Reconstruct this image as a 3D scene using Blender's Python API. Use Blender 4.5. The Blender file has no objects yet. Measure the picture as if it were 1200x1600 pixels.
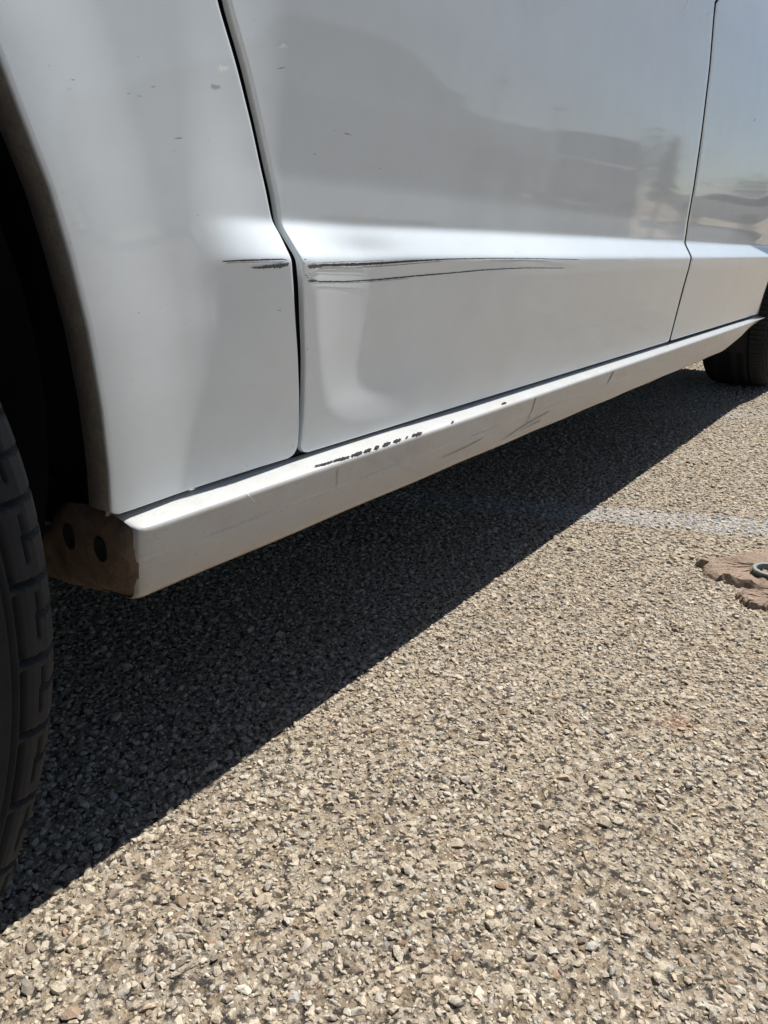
import bpy, bmesh, math, random
import numpy as np
from mathutils import Vector

# ------------------------------------------------------------------ camera, sky, sun, exposure
SC = bpy.context.scene
COL = SC.collection
F_PX, VPX, VPY, H = 1150.0, 1480.0, 400.0, 0.44          # photo focal length (px), vanishing point of the car's length, eye height
PITCH = math.atan((800 - VPY) / F_PX)
YAW = math.atan2(VPX - 600, math.hypot(F_PX, 800 - VPY))
cam_d = bpy.data.cameras.new("camera")
cam = bpy.data.objects.new("camera", cam_d); COL.objects.link(cam)
cam.location = (0, 0, H)
cam.rotation_euler = (math.pi / 2 - PITCH, 0, YAW - math.pi / 2)
cam_d.sensor_fit = 'VERTICAL'; cam_d.sensor_height = 36.0
cam_d.lens = 36.0 * F_PX / 1600.0
cam_d.clip_start = 0.01; cam_d.clip_end = 2000
SC.camera = cam

SUN_EL, SUN_AZ = math.radians(60), math.radians(-10.4)      # azimuth measured from +X towards +Y
sd = (math.cos(SUN_EL) * math.cos(SUN_AZ), math.cos(SUN_EL) * math.sin(SUN_AZ), math.sin(SUN_EL))
world = bpy.data.worlds.new("World"); SC.world = world; world.use_nodes = True
wn = world.node_tree
sky = wn.nodes.new('ShaderNodeTexSky'); sky.sky_type = 'NISHITA'; sky.sun_disc = False
sky.sun_elevation = SUN_EL; sky.sun_rotation = math.pi / 2 - SUN_AZ
sky.air_density = 1.0; sky.altitude = 1500; sky.dust_density = 1.0; sky.ozone_density = 1.0
wn.nodes['Background'].inputs['Strength'].default_value = 0.055
wn.links.new(sky.outputs['Color'], wn.nodes['Background'].inputs['Color'])
sun_d = bpy.data.lights.new("sun", 'SUN'); sun_d.energy = 5.0; sun_d.angle = math.radians(0.5); sun_d.color = (1.0, 0.975, 0.93)
sun = bpy.data.objects.new("sun", sun_d); COL.objects.link(sun)
sun.rotation_euler = Vector(sd).to_track_quat('Z', 'Y').to_euler(); sun.location = (6, 2, 12)
SC.view_settings.view_transform = 'Standard'; SC.view_settings.look = 'None'
SC.view_settings.exposure = 0.47; SC.view_settings.gamma = 1.0
SC.render.engine = 'CYCLES'; SC.cycles.max_bounces = 8; SC.cycles.use_denoising = True

RNG = np.random.default_rng(7); random.seed(7)

# ------------------------------------------------------------------ small helpers
CP, SP, CY, SY = math.cos(PITCH), math.sin(PITCH), math.cos(YAW), math.sin(YAW)
def ray(u, v):
    r, up = u - 600.0, 800.0 - v
    f = F_PX * CP + up * SP
    return SY * r + CY * f, -CY * r + SY * f, -F_PX * SP + up * CP
def on_ground(u, v, z=0.0):
    d = ray(u, v); s = (z - H) / d[2]; return d[0] * s, d[1] * s

def sstep(a, b, x):
    t = np.clip((np.asarray(x, float) - a) / (b - a), 0, 1); return t * t * (3 - 2 * t)

def mesh_obj(name, verts, faces, mat, parent=None, smooth=True):
    me = bpy.data.meshes.new(name)
    me.from_pydata([tuple(map(float, v)) for v in verts], [], [tuple(int(i) for i in f) for f in faces])
    if mat: me.materials.append(mat)
    if smooth: me.polygons.foreach_set('use_smooth', [True] * len(me.polygons))
    me.update()
    o = bpy.data.objects.new(name, me); COL.objects.link(o)
    if parent: o.parent = parent
    return o
def empty(name, loc=(0, 0, 0)):
    o = bpy.data.objects.new(name, None); COL.objects.link(o); o.location = loc; o.empty_display_size = 0.1; return o
def tag(o, label=None, cat=None, group=None, kind=None):
    if label: o['label'] = label
    if cat: o['category'] = cat
    if group: o['group'] = group
    if kind: o['kind'] = kind
    return o
def grid_faces(n, m, off=0, flip=False):
    f = []
    for i in range(n - 1):
        for j in range(m - 1):
            a = off + i * m + j
            q = (a, a + 1, a + m + 1, a + m)
            f.append(q[::-1] if flip else q)
    return f
def box_vf(x0, x1, y0, y1, z0, z1, off=0):
    v = [(x0, y0, z0), (x1, y0, z0), (x1, y1, z0), (x0, y1, z0), (x0, y0, z1), (x1, y0, z1), (x1, y1, z1), (x0, y1, z1)]
    f = [(0, 3, 2, 1), (4, 5, 6, 7), (0, 1, 5, 4), (1, 2, 6, 5), (2, 3, 7, 6), (3, 0, 4, 7)]
    return v, [tuple(i + off for i in q) for q in f]
def box(name, b, mat, parent=None, bevel=0.0):
    v, f = box_vf(*b)
    o = mesh_obj(name, v, f, mat, parent, smooth=False)
    if bevel:
        m = o.modifiers.new('bevel', 'BEVEL'); m.width = bevel; m.segments = 2
    return o

# ------------------------------------------------------------------ materials
class NT:
    def __init__(s, name):
        s.m = bpy.data.materials.new(name); s.m.use_nodes = True; s.t = s.m.node_tree; s.b = s.t.nodes['Principled BSDF']
    def n(s, kind, **kw):
        o = s.t.nodes.new(kind)
        for k, v in kw.items():
            if k in o.inputs: o.inputs[k].default_value = v
            else: setattr(o, k, v)
        return o
    def l(s, a, b): s.t.links.new(a, b)
    def noise(s, scale, detail=4, rough=0.55, vec=None):
        o = s.n('ShaderNodeTexNoise'); o.inputs['Scale'].default_value = scale; o.inputs['Detail'].default_value = detail; o.inputs['Roughness'].default_value = rough
        if vec is not None: s.l(vec, o.inputs['Vector'])
        return o
    def ramp(s, fac, stops, interp='LINEAR'):
        o = s.n('ShaderNodeValToRGB'); cr = o.color_ramp; cr.interpolation = interp
        while len(cr.elements) < len(stops): cr.elements.new(0.5)
        for e, (p, c) in zip(cr.elements, stops):
            e.position = p; e.color = (c, c, c, 1) if isinstance(c, (int, float)) else (*c, 1)
        s.l(fac, o.inputs['Fac']); return o.outputs['Color']
    def mix(s, fac, a, b, mode='MIX'):
        o = s.n('ShaderNodeMix', data_type='RGBA', blend_type=mode)
        for sock, val in ((o.inputs[0], fac), (o.inputs[6], a), (o.inputs[7], b)):
            if hasattr(val, 'is_output'): s.l(val, sock)
            elif isinstance(val, (int, float)): sock.default_value = val
            else: sock.default_value = (*val, 1)
        return o.outputs[2]
    def math(s, op, a, b=None, c=None):
        o = s.n('ShaderNodeMath', operation=op)
        for i, v in enumerate((a, b, c)):
            if v is None: continue
            if hasattr(v, 'is_output'): s.l(v, o.inputs[i])
            else: o.inputs[i].default_value = v
        return o.outputs[0]
    def bump(s, h, strength, dist):
        o = s.n('ShaderNodeBump'); o.inputs['Strength'].default_value = strength; o.inputs['Distance'].default_value = dist
        s.l(h, o.inputs['Height']); s.l(o.outputs['Normal'], s.b.inputs['Normal']); return o
    def set(s, **kw):
        for k, v in kw.items():
            k = k.replace('_', ' ')
            if hasattr(v, 'is_output'): s.l(v, s.b.inputs[k])
            elif isinstance(v, tuple): s.b.inputs[k].default_value = (*v, 1)
            else: s.b.inputs[k].default_value = v
        return s

def plain(name, col, rough=0.6, metal=0.0, **kw):
    t = NT(name); t.set(Base_Color=col, Roughness=rough, Metallic=metal, **kw); return t.m

def car_paint(name, col):
    t = NT(name); pos = t.n('ShaderNodeNewGeometry').outputs['Position']
    big = t.noise(3.0, 3, vec=pos); specks = t.noise(260.0, 2, 0.5, vec=pos); streak = t.noise(34.0, 5, 0.6, vec=pos); film = t.noise(9.0, 6, 0.7, vec=pos)
    c = t.mix(t.ramp(big.outputs['Fac'], [(0.35, 0.0), (0.75, 0.10)]), col, (col[0] * .86, col[1] * .84, col[2] * .80))
    c = t.mix(t.ramp(film.outputs['Fac'], [(0.40, 0.0), (0.70, 0.12)]), c, (0.42, 0.38, 0.32))
    c = t.mix(t.ramp(specks.outputs['Fac'], [(0.75, 0.0), (0.80, 0.5)]), c, (0.22, 0.20, 0.18))
    rg = t.ramp(streak.outputs['Fac'], [(0.3, 0.012), (0.8, 0.045)])
    t.set(Base_Color=c, Roughness=0.45, Coat_Weight=1.0, Coat_Roughness=rg, Coat_IOR=1.5)
    peel = t.noise(380.0, 2, 0.5, vec=pos); o = t.n('ShaderNodeBump'); o.inputs['Strength'].default_value = 0.02; o.inputs['Distance'].default_value = 0.0006
    t.l(peel.outputs['Fac'], o.inputs['Height']); t.l(o.outputs['Normal'], t.b.inputs['Coat Normal'])
    return t.m
PAINT_C = (0.785, 0.85, 0.885)
M_PAINT = car_paint('white_paint', PAINT_C)

def rocker_paint():
    t = NT('dusty_white_paint'); pos = t.n('ShaderNodeNewGeometry').outputs['Position']
    n1 = t.noise(26, 6, 0.65, vec=pos)
    mp = t.n('ShaderNodeMapping'); mp.inputs['Scale'].default_value = (60, 400, 400); t.l(pos, mp.inputs['Vector'])
    n2 = t.noise(1.0, 4, 0.6, vec=mp.outputs['Vector'])
    sep = t.n('ShaderNodeSeparateXYZ'); t.l(pos, sep.inputs[0])
    low = t.ramp(t.math('ADD', sep.outputs['Z'], t.math('MULTIPLY', t.math('SUBTRACT', n1.outputs['Fac'], 0.5), 0.03)), [(0.206, 0.80), (0.213, 0.34), (0.240, 0.05)])
    sp = t.noise(520, 3, 0.6, vec=pos)
    c = t.mix(t.ramp(n1.outputs['Fac'], [(0.30, 0.30), (0.75, 0.62)]), tuple(0.72 * q for q in PAINT_C), (0.38, 0.335, 0.285))
    c = t.mix(t.ramp(n2.outputs['Fac'], [(0.55, 0.0), (0.75, 0.28)]), c, (0.34, 0.30, 0.26))
    c = t.mix(t.ramp(sp.outputs['Fac'], [(0.62, 0.0), (0.72, 0.55)]), c, (0.20, 0.165, 0.13))
    c = t.mix(t.ramp(sp.outputs['Fac'], [(0.26, 0.45), (0.36, 0.0)]), c, (0.72, 0.70, 0.66))
    c = t.mix(low, c, (0.36, 0.27, 0.18))
    rg = t.ramp(n2.outputs['Fac'], [(0.3, 0.05), (0.8, 0.16)])
    t.set(Base_Color=c, Roughness=0.5, Coat_Weight=0.9, Coat_Roughness=rg)
    return t.m
M_ROCKER = rocker_paint()

def grimy(name, a, b, scale=60, rough=0.85):
    t = NT(name); pos = t.n('ShaderNodeNewGeometry').outputs['Position']
    n1 = t.noise(scale, 7, 0.7, vec=pos); n2 = t.noise(scale * 7, 3, 0.6, vec=pos)
    c = t.mix(t.ramp(n1.outputs['Fac'], [(0.3, 0.0), (0.7, 1.0)]), a, b)
    c = t.mix(t.ramp(n2.outputs['Fac'], [(0.5, 0.0), (0.72, 0.6)]), c, (a[0] * .4, a[1] * .4, a[2] * .4))
    t.set(Base_Color=c, Roughness=rough); t.bump(n2.outputs['Fac'], 0.5, 0.0006)
    return t.m
M_FLANGE = grimy('road_grime', (0.30, 0.26, 0.21), (0.17, 0.15, 0.125))
M_PLATE = grimy('brown_grime', (0.27, 0.19, 0.13), (0.085, 0.062, 0.047), 60)
M_LINER = plain('liner_plastic', (0.012, 0.012, 0.013), 0.8)
M_BLACK = plain('black_rubber', (0.010, 0.010, 0.011), 0.7)
M_UNDER = grimy('underbody_coating', (0.012, 0.011, 0.010), (0.02, 0.018, 0.015), 20)
M_GLASS = plain('tinted_glass', (0.015, 0.02, 0.022), 0.03, Specular_IOR_Level=0.6)
M_RIM = plain('silver_alloy', (0.48, 0.49, 0.50), 0.35, 0.9)
M_LAMP = plain('lamp_lens', (0.55, 0.56, 0.58), 0.08, 0.3)
M_TAIL = plain('red_lens', (0.35, 0.01, 0.01), 0.1)
M_SCR = grimy('scratched_primer', (0.075, 0.065, 0.055), (0.02, 0.018, 0.016), 300, 0.7)
M_SCR2 = grimy('scraped_grey', (0.17, 0.17, 0.18), (0.06, 0.06, 0.065), 500, 0.6)
M_CHIP = plain('black_chip', (0.006, 0.006, 0.006), 0.7, Specular_IOR_Level=0.2)
M_WHITE = plain('bird_lime', (0.90, 0.90, 0.88), 0.8)
M_HAIRL = plain('hairline_scuff', (0.30, 0.27, 0.24), 0.6)

def tyre_mat():
    t = NT('tyre_rubber'); tc = t.n('ShaderNodeTexCoord').outputs['Object']
    n1 = t.noise(30, 6, 0.65, vec=tc); n2 = t.noise(420, 3, 0.6, vec=tc)
    c = t.mix(t.ramp(n1.outputs['Fac'], [(0.35, 0.0), (0.75, 0.8)]), (0.010, 0.0115, 0.014), (0.021, 0.023, 0.026))
    t.set(Base_Color=c, Roughness=0.78, Specular_IOR_Level=0.3); t.bump(n2.outputs['Fac'], 0.35, 0.0004)
    return t.m
M_TYRE = tyre_mat()

# --- ground materials: faded paint lines and stains lie at fixed places on the lot
def ground_marks(t, base, pos):
    sep = t.n('ShaderNodeSeparateXYZ'); t.l(pos, sep.inputs[0])
    n = t.noise(14, 6, 0.7, vec=pos); wob = t.math('MULTIPLY', t.math('SUBTRACT', n.outputs['Fac'], 0.5), 0.05)
    patch = t.noise(90, 5, 0.7, vec=pos)
    c = base
    for xc, slope, hw, col, k in ((1.407, -0.39, 0.049, (0.48, 0.53, 0.59), 0.42), (2.65, -0.76, 0.08, (0.40, 0.385, 0.38), 0.5)):
        # distance from the stripe's centre line X = xc + slope * Y
        d = t.math('ABSOLUTE', t.math('ADD', t.math('SUBTRACT', t.math('SUBTRACT', sep.outputs['X'], t.math('MULTIPLY', sep.outputs['Y'], slope)), xc), wob))
        f = t.ramp(d, [(hw * 0.7, k), (hw * 1.25, 0.0)])
        f = t.math('MULTIPLY', f, t.ramp(patch.outputs['Fac'], [(0.42, 0.0), (0.56, 1.0)]))
        c = t.mix(f, c, col)
    for (sx, sy_, r, col, k) in ((0.677, 0.127, 0.026, (0.30, 0.15, 0.08), 0.45), (0.66, 0.02, 0.02, (0.28, 0.15, 0.08), 0.5)):
        dx = t.math('SUBTRACT', sep.outputs['X'], sx); dy = t.math('SUBTRACT', sep.outputs['Y'], sy_)
        d = t.math('SQRT', t.math('ADD', t.math('MULTIPLY', dx, dx), t.math('MULTIPLY', dy, dy)))
        d = t.math('ADD', d, wob)
        c = t.mix(t.ramp(d, [(r * 0.3, k), (r, 0.0)]), c, col)
    return c

def ground_mat():
    t = NT('sandy_asphalt'); pos = t.n('ShaderNodeNewGeometry').outputs['Position']
    n1 = t.noise(9, 6, 0.6, vec=pos); n2 = t.noise(420, 6, 0.7, vec=pos)
    vor = t.n('ShaderNodeTexVoronoi', feature='F1'); vor.inputs['Scale'].default_value = 130; t.l(pos, vor.inputs['Vector'])
    c = t.mix(t.ramp(n1.outputs['Fac'], [(0.3, 0.0), (0.7, 1.0)]), (0.42, 0.30, 0.175), (0.49, 0.375, 0.24))
    c = t.mix(t.ramp(n2.outputs['Fac'], [(0.35, 0.85), (0.55, 0.0)]), c, (0.09, 0.072, 0.055))
    c = t.mix(t.ramp(n2.outputs['Fac'], [(0.58, 0.0), (0.70, 0.8)]), c, (0.52, 0.46, 0.37))
    sepc = t.n('ShaderNodeSeparateColor'); t.l(vor.outputs['Color'], sepc.inputs[0])
    c = t.mix(0.5, c, t.ramp(sepc.outputs[0], [(0.0, (.13, .11, .09)), (0.25, (.40, .33, .25)), (0.5, (.34, .31, .27)), (0.75, (.50, .45, .37)), (1.0, (.60, .56, .48))]))
    tar = t.noise(120, 5, 0.65, vec=pos)
    c = t.mix(t.ramp(tar.outputs['Fac'], [(0.42, 0.92), (0.52, 0.0)]), c, (0.035, 0.031, 0.028))
    c = ground_marks(t, c, pos)
    t.set(Base_Color=c, Roughness=0.92, Specular_IOR_Level=0.25)
    h = t.math('ADD', t.math('MULTIPLY', n2.outputs['Fac'], 0.6), t.math('MULTIPLY', vor.outputs['Distance'], 0.9))
    t.bump(h, 0.9, 0.006)
    return t.m
M_GROUND = ground_mat()

def stone_mat():
    t = NT('aggregate_stone'); pos = t.n('ShaderNodeNewGeometry').outputs['Position']
    rnd = t.n('ShaderNodeObjectInfo').outputs['Random']
    c = t.ramp(rnd, [(0.0, (0.52, 0.44, 0.325)), (0.16, (0.46, 0.395, 0.30)), (0.30, (0.56, 0.495, 0.385)), (0.44, (0.40, 0.345, 0.27)),
                     (0.56, (0.49, 0.43, 0.34)), (0.66, (0.36, 0.345, 0.32)), (0.74, (0.60, 0.55, 0.45)), (0.82, (0.45, 0.34, 0.235)),
                     (0.87, (0.40, 0.36, 0.30)), (0.925, (0.11, 0.10, 0.09)), (0.985, (0.30, 0.19, 0.12)), (1.0, (0.30, 0.24, 0.18))])
    n1 = t.noise(260, 6, 0.65, vec=pos); n2 = t.noise(1100, 3, 0.6, vec=pos); n3 = t.noise(12, 5, 0.6, vec=pos)
    c = t.mix(t.ramp(n1.outputs['Fac'], [(0.36, 0.75), (0.52, 0.0)]), c, (0.16, 0.125, 0.09))
    c = t.mix(t.ramp(n2.outputs['Fac'], [(0.55, 0.0), (0.75, 0.45)]), c, (0.60, 0.55, 0.46))
    c = t.mix(t.ramp(n3.outputs['Fac'], [(0.42, 0.0), (0.70, 0.50)]), c, (0.46, 0.36, 0.25))
    c = ground_marks(t, c, pos)
    t.set(Base_Color=c, Roughness=0.75, Specular_IOR_Level=0.35)
    t.bump(t.math('ADD', n1.outputs['Fac'], t.math('MULTIPLY', n2.outputs['Fac'], 0.4)), 0.7, 0.0016)
    return t.m
M_STONE = stone_mat()

# ------------------------------------------------------------------ the ground and its aggregate
g = mesh_obj('ground', [(-450, -450, 0), (450, -450, 0), (450, 450, 0), (-450, 450, 0)], [(0, 1, 2, 3)], M_GROUND, smooth=False)
tag(g, 'weathered beige asphalt lot with exposed pale stones and faded paint lines', kind='structure')
ground = g

def stone_mesh(k, npts, seed):
    r = np.random.default_rng(seed)
    p = r.normal(size=(npts, 3)); p /= np.linalg.norm(p, axis=1)[:, None]
    p *= r.uniform(0.82, 1.0, (npts, 1))
    ax = np.array([1.0, r.uniform(0.62, 0.95), r.uniform(0.5, 0.75)])
    p = p * ax; p = np.sign(p) * np.abs(p) ** r.uniform(0.85, 1.0)
    bm = bmesh.new()
    for q in p: bm.verts.new(q)
    res = bmesh.ops.convex_hull(bm, input=bm.verts)
    bmesh.ops.delete(bm, geom=[v for v in bm.verts if not v.link_faces], context='VERTS')
    bmesh.ops.recalc_face_normals(bm, faces=bm.faces)
    me = bpy.data.meshes.new('stone_shape'); bm.to_mesh(me); bm.free()
    me.materials.append(M_STONE); me.update()
    return me
STONES = [stone_mesh(i, 16 + (i % 5) * 3, 100 + i) for i in range(16)]
protos = bpy.data.collections.new('stone_shapes')
for i, me in enumerate(STONES):
    protos.objects.link(bpy.data.objects.new('stone_shape', me))

def scatter(region, cell, jitter, keep):
    """jittered grid of points inside region (x0, x1, y0, y1) that pass keep(x, y)"""
    x0, x1, y0, y1 = region
    nx, ny = int((x1 - x0) / cell), int((y1 - y0) / cell)
    gx, gy = np.meshgrid(np.arange(nx), np.arange(ny))
    x = x0 + (gx + 0.5 + RNG.uniform(-jitter, jitter, gx.shape)) * cell
    y = y0 + (gy + 0.5 + RNG.uniform(-jitter, jitter, gy.shape)) * cell
    x, y = x.ravel(), y.ravel(); k = keep(x, y)
    return x[k], y[k]
def in_view(x, y, r0, r1, half):
    r = np.hypot(x, y); a = np.abs(np.arctan2(y, x) - YAW)
    return (r >= r0) & (r < r1) & ((a < half) | (r < 0.45))
def off_pad(x, y): return ~((x > 1.105) & (x < 1.21) & (y > -0.03) & (y < 0.14))
sets = []
for cell, smin, smax, r0, r1, half, sink in (
        (0.0165, 0.0038, 0.0068, 0.10, 1.7, 0.95, 0.06), (0.0080, 0.0024, 0.0046, 0.10, 1.7, 0.92, 0.02), (0.0047, 0.0012, 0.0025, 0.10, 1.1, 0.86, 0.0),
        (0.0190, 0.0050, 0.0080, 1.7, 3.9, 0.75, 0.10), (0.0112, 0.0032, 0.0056, 1.7, 3.6, 0.72, 0.05)):
    x, y = scatter((-0.6, 4.0, -1.6, 3.0), cell, 0.48, lambda x, y: in_view(x, y, r0, r1, half))
    n = len(x)
    s = smin + (smax - smin) * RNG.beta(1.4, 2.2, n)
    clump = np.sin(x * 23.1 + 1.3 * np.sin(y * 17)) * np.sin(y * 19.7 + 1.1 * np.sin(x * 13))
    fine_n = np.sin(x * 61 + 2.1 * np.sin(y * 47)) * np.sin(y * 57 + 1.7 * np.sin(x * 39))
    kp = RNG.uniform(size=n) < 0.80 + 0.14 * clump + 0.12 * fine_n
    z = s * (RNG.uniform(-0.26, 0.20, n) - sink + 0.25 * (RNG.uniform(size=n) < 0.10))
    z = np.where(off_pad(x, y), z, np.where((RNG.uniform(size=n) < 0.22) & (s < 0.004), 0.0085 + 0.3 * z, -0.02))
    sets.append(np.stack([x, y, z, s], 1)[kp])
pts = np.concatenate(sets)
# the 300 stones that show largest in front of the lens are objects of their own
dx, dy, dz = pts[:, 0], pts[:, 1], pts[:, 2] - H
rr = SY * dx - CY * dy; ff = CY * dx + SY * dy; fw = ff * CP - dz * SP; up = ff * SP + dz * CP
fw_ = np.maximum(fw, 1e-3); pu = 600 + F_PX * rr / fw_; pv = 800 - F_PX * up / fw_
vis = (fw > 0.05) & (pu > 0) & (pu < 1200) & (pv > 0) & (pv < 1600) & (dy < 0.40)
size_px = np.where(vis, pts[:, 3] / fw_, 0)
big = np.argsort(-size_px)[:300]
mask = np.ones(len(pts), bool); mask[big] = False
def rnd_rot(n): return np.stack([RNG.uniform(-0.45, 0.45, n), RNG.uniform(-0.45, 0.45, n), RNG.uniform(0, 6.28, n)], 1)
rots = rnd_rot(len(pts)); scl = pts[:, 3:4] * np.stack([RNG.uniform(0.9, 1.35, len(pts)), RNG.uniform(0.8, 1.1, len(pts)), RNG.uniform(0.6, 1.1, len(pts))], 1)
for i in big:
    o = bpy.data.objects.new('stone', STONES[int(RNG.integers(16))]); COL.objects.link(o); o.parent = ground
    o.location = pts[i, :3]; o.rotation_euler = rots[i]; o.scale = scl[i]
rest = pts[mask]; me = bpy.data.meshes.new('aggregate')
me.vertices.add(len(rest)); me.vertices.foreach_set('co', rest[:, :3].astype(np.float32).ravel())
for nm, arr in (('rot', rots[mask]), ('scl', scl[mask])):
    a = me.attributes.new(nm, 'FLOAT_VECTOR', 'POINT'); a.data.foreach_set('vector', arr.astype(np.float32).ravel())
a = me.attributes.new('pick', 'INT', 'POINT'); a.data.foreach_set('value', RNG.integers(0, 16, len(rest)).astype(np.int32))
agg = bpy.data.objects.new('aggregate', me); COL.objects.link(agg); agg.parent = ground
tag(agg, 'fine pale aggregate stones bedded in the asphalt', kind='stuff')
ng = bpy.data.node_groups.new('aggregate_scatter', 'GeometryNodeTree')
ng.interface.new_socket('Geometry', in_out='INPUT', socket_type='NodeSocketGeometry')
ng.interface.new_socket('Geometry', in_out='OUTPUT', socket_type='NodeSocketGeometry')
gi, go = ng.nodes.new('NodeGroupInput'), ng.nodes.new('NodeGroupOutput')
ip = ng.nodes.new('GeometryNodeInstanceOnPoints'); ci = ng.nodes.new('GeometryNodeCollectionInfo')
ci.inputs['Collection'].default_value = protos; ci.inputs['Separate Children'].default_value = True; ci.inputs['Reset Children'].default_value = True
def attr(nm, ty):
    o = ng.nodes.new('GeometryNodeInputNamedAttribute'); o.data_type = ty; o.inputs['Name'].default_value = nm; return o.outputs['Attribute']
ng.links.new(gi.outputs[0], ip.inputs['Points']); ng.links.new(ci.outputs[0], ip.inputs['Instance'])
ip.inputs['Pick Instance'].default_value = True
ng.links.new(attr('pick', 'INT'), ip.inputs['Instance Index'])
er = ng.nodes.new('FunctionNodeEulerToRotation'); ng.links.new(attr('rot', 'FLOAT_VECTOR'), er.inputs[0]); ng.links.new(er.outputs[0], ip.inputs['Rotation'])
ng.links.new(attr('scl', 'FLOAT_VECTOR'), ip.inputs['Scale']); ng.links.new(ip.outputs[0], go.inputs[0])
agg.modifiers.new('scatter', 'NODES').node_group = ng

# ------------------------------------------------------------------ the car: body surface Y(X, z)
LIFT = 0.04; HB = H - LIFT                                # the body's own heights are measured 4 cm above the ground
YM = 1.30                                                   # the car's middle plane
def smooth_profile(pts, sig):
    z = np.arange(0.10, 1.10, 0.0005); y = np.interp(z, [p[0] for p in pts], [p[1] for p in pts])
    k = np.exp(-0.5 * (np.arange(-60, 61) * 0.0005 / sig) ** 2); k /= k.sum()
    return z, np.convolve(np.pad(y, 60, mode='edge'), k, mode='valid')
PZ, P_LEDGE = smooth_profile([(.10, .441), (.15, .437), (.2325, .4305), (.28, .4245), (.33, .4170), (.375, .4110), (.398, .4092), (.4245, .4262), (.46, .4243), (.52, .4180),
                              (.60, .4105), (.70, .4022), (.80, .3952), (.86, .3925), (.93, .3920), (1.02, .396), (1.1, .405)], 0.0028)
_, P_FLAT = smooth_profile([(.10, .441), (.15, .437), (.2325, .4305), (.30, .4240), (.36, .4190), (.42, .4155), (.50, .4115), (.60, .4060), (.70, .4000),
                            (.80, .3945), (.86, .3930), (.93, .3945), (1.02, .402), (1.1, .41)], 0.012)
WHX, WHR = -0.115, 2.93                                      # wheel centres
ARCH = [(.230, .503), (.240, .472), (.252, .436), (.260, .400), (.2675, .357), (.2725, .309), (.2745, .267), (.2740, .236)]
up_half = [(-.115, .690), (-.05, .686), (.01, .674), (.07, .650), (.12, .621), (.165, .585), (.20, .548)]
ARCH_R = np.array(up_half + ARCH)                             # rear half of the front arch, top to bottom
ARCH_ALL = np.concatenate([np.stack([2 * WHX - ARCH_R[::-1, 0], ARCH_R[::-1, 1]], 1), ARCH_R[1:]])
def resample(P, n):
    d = np.r_[0, np.cumsum(np.hypot(*np.diff(P, axis=0).T))]; t = np.linspace(0, d[-1], n)
    return np.stack([np.interp(t, d, P[:, 0]), np.interp(t, d, P[:, 1])], 1)
ARCH_S = resample(ARCH_ALL, 240)
def arch_dist(X, z, cx):
    X = np.asarray(X, float); z = np.asarray(z, float)
    out = np.full(X.shape, 9.0)
    q = (ARCH_S[:, 0] - WHX) + cx
    for a, b in zip(q, ARCH_S[:, 1]): out = np.minimum(out, np.hypot(X - a, z - b))
    return out
def body_y(X, z, dent=True, left=True):
    X = np.asarray(X, float); z = np.asarray(z, float); X, z = np.broadcast_arrays(X, z)
    fl = sstep(0.350, 0.456, X) * (1 - sstep(2.35, 2.9, X))
    y = np.interp(z, PZ, P_LEDGE) * fl + np.interp(z, PZ, P_FLAT) * (1 - fl)
    if np.any(X < 0.55):
        d = arch_dist(X, z, WHX); y = y - 0.0035 * (1 - sstep(0.0, 0.075, d)) - 0.0032 * (1 - sstep(0, 0.16, d))
    if np.any(X > 2.0):
        y = y - 0.042 * np.exp(-((X - 2.88) / 0.34) ** 2) * sstep(0.25, 0.6, z)
    y = y + 0.30 * np.clip((-0.35 - X) / 0.65, 0, 1) ** 2.2 + 0.14 * np.clip((X - 3.0) / 0.5, 0, 1) ** 2
    if dent:
        # a crease-edged push: sharp along its front and lower edge, easing out rearwards
        sp = lambda v, k: k * np.log1p(np.exp(np.clip(v / k, -30, 30)))
        dx, dz = X - (0.494 + 0.16 * (0.33 - z)), z - (0.258 + 0.02 * (X - 0.56))
        q = sp(0.013 - 0.030 * np.logaddexp(-dx / 0.030, -dz / 0.030), 0.0026)
        qc = np.clip(q, 0, 0.130)
        dep = 0.160 * (qc - qc * qc / 0.260) * (1 - sstep(0.560, 0.86, X)) * (1 - sstep(0.378, 0.434, z))
        y = y + dep
        y = y + 0.0028 * np.exp(-((X - 0.550) / 0.050) ** 2 - ((z - 0.403) / 0.012) ** 2)
        y = y - 0.0010 * np.exp(-((X - 0.60) / 0.10) ** 2 - ((z - 0.268) / 0.018) ** 2)
        y = y + 0.0005 * np.exp(-((X - 0.40) / 0.05) ** 2 - ((z - 0.372) / 0.018) ** 2)
    return y
def surf(u, v, dent=False):
    """pixel of the photograph -> point on the car's side"""
    d = ray(u, v); Y = 0.415
    for _ in range(12):
        s = Y / d[1]; X, z = d[0] * s, HB + d[2] * s
        Y = float(body_y(np.array([X]), np.array([z]), dent)[0])
    return X, Y, z

car = empty('parked_car', (1.3, YM, LIFT))
tag(car, 'white parked car with a dented, scratched front door and dirty sills', 'car')
def part(o, parent=None):
    """parent keeping world placement"""
    p = parent or car; o.parent = p
    o.matrix_parent_inverse.identity()
    base = Vector((1.3, YM, 0)) if p is car else Vector((0, 0, 0))
    if p is car: o.location = o.location - base
    return o
def P(name, v, f, mat, parent=None, smooth=True):
    o = mesh_obj(name, v, f, mat, None, smooth); return part(o, parent)
def PB(name, b, mat, parent=None, bevel=0.0):
    return part(box(name, b, mat, None, bevel), parent)

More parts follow.
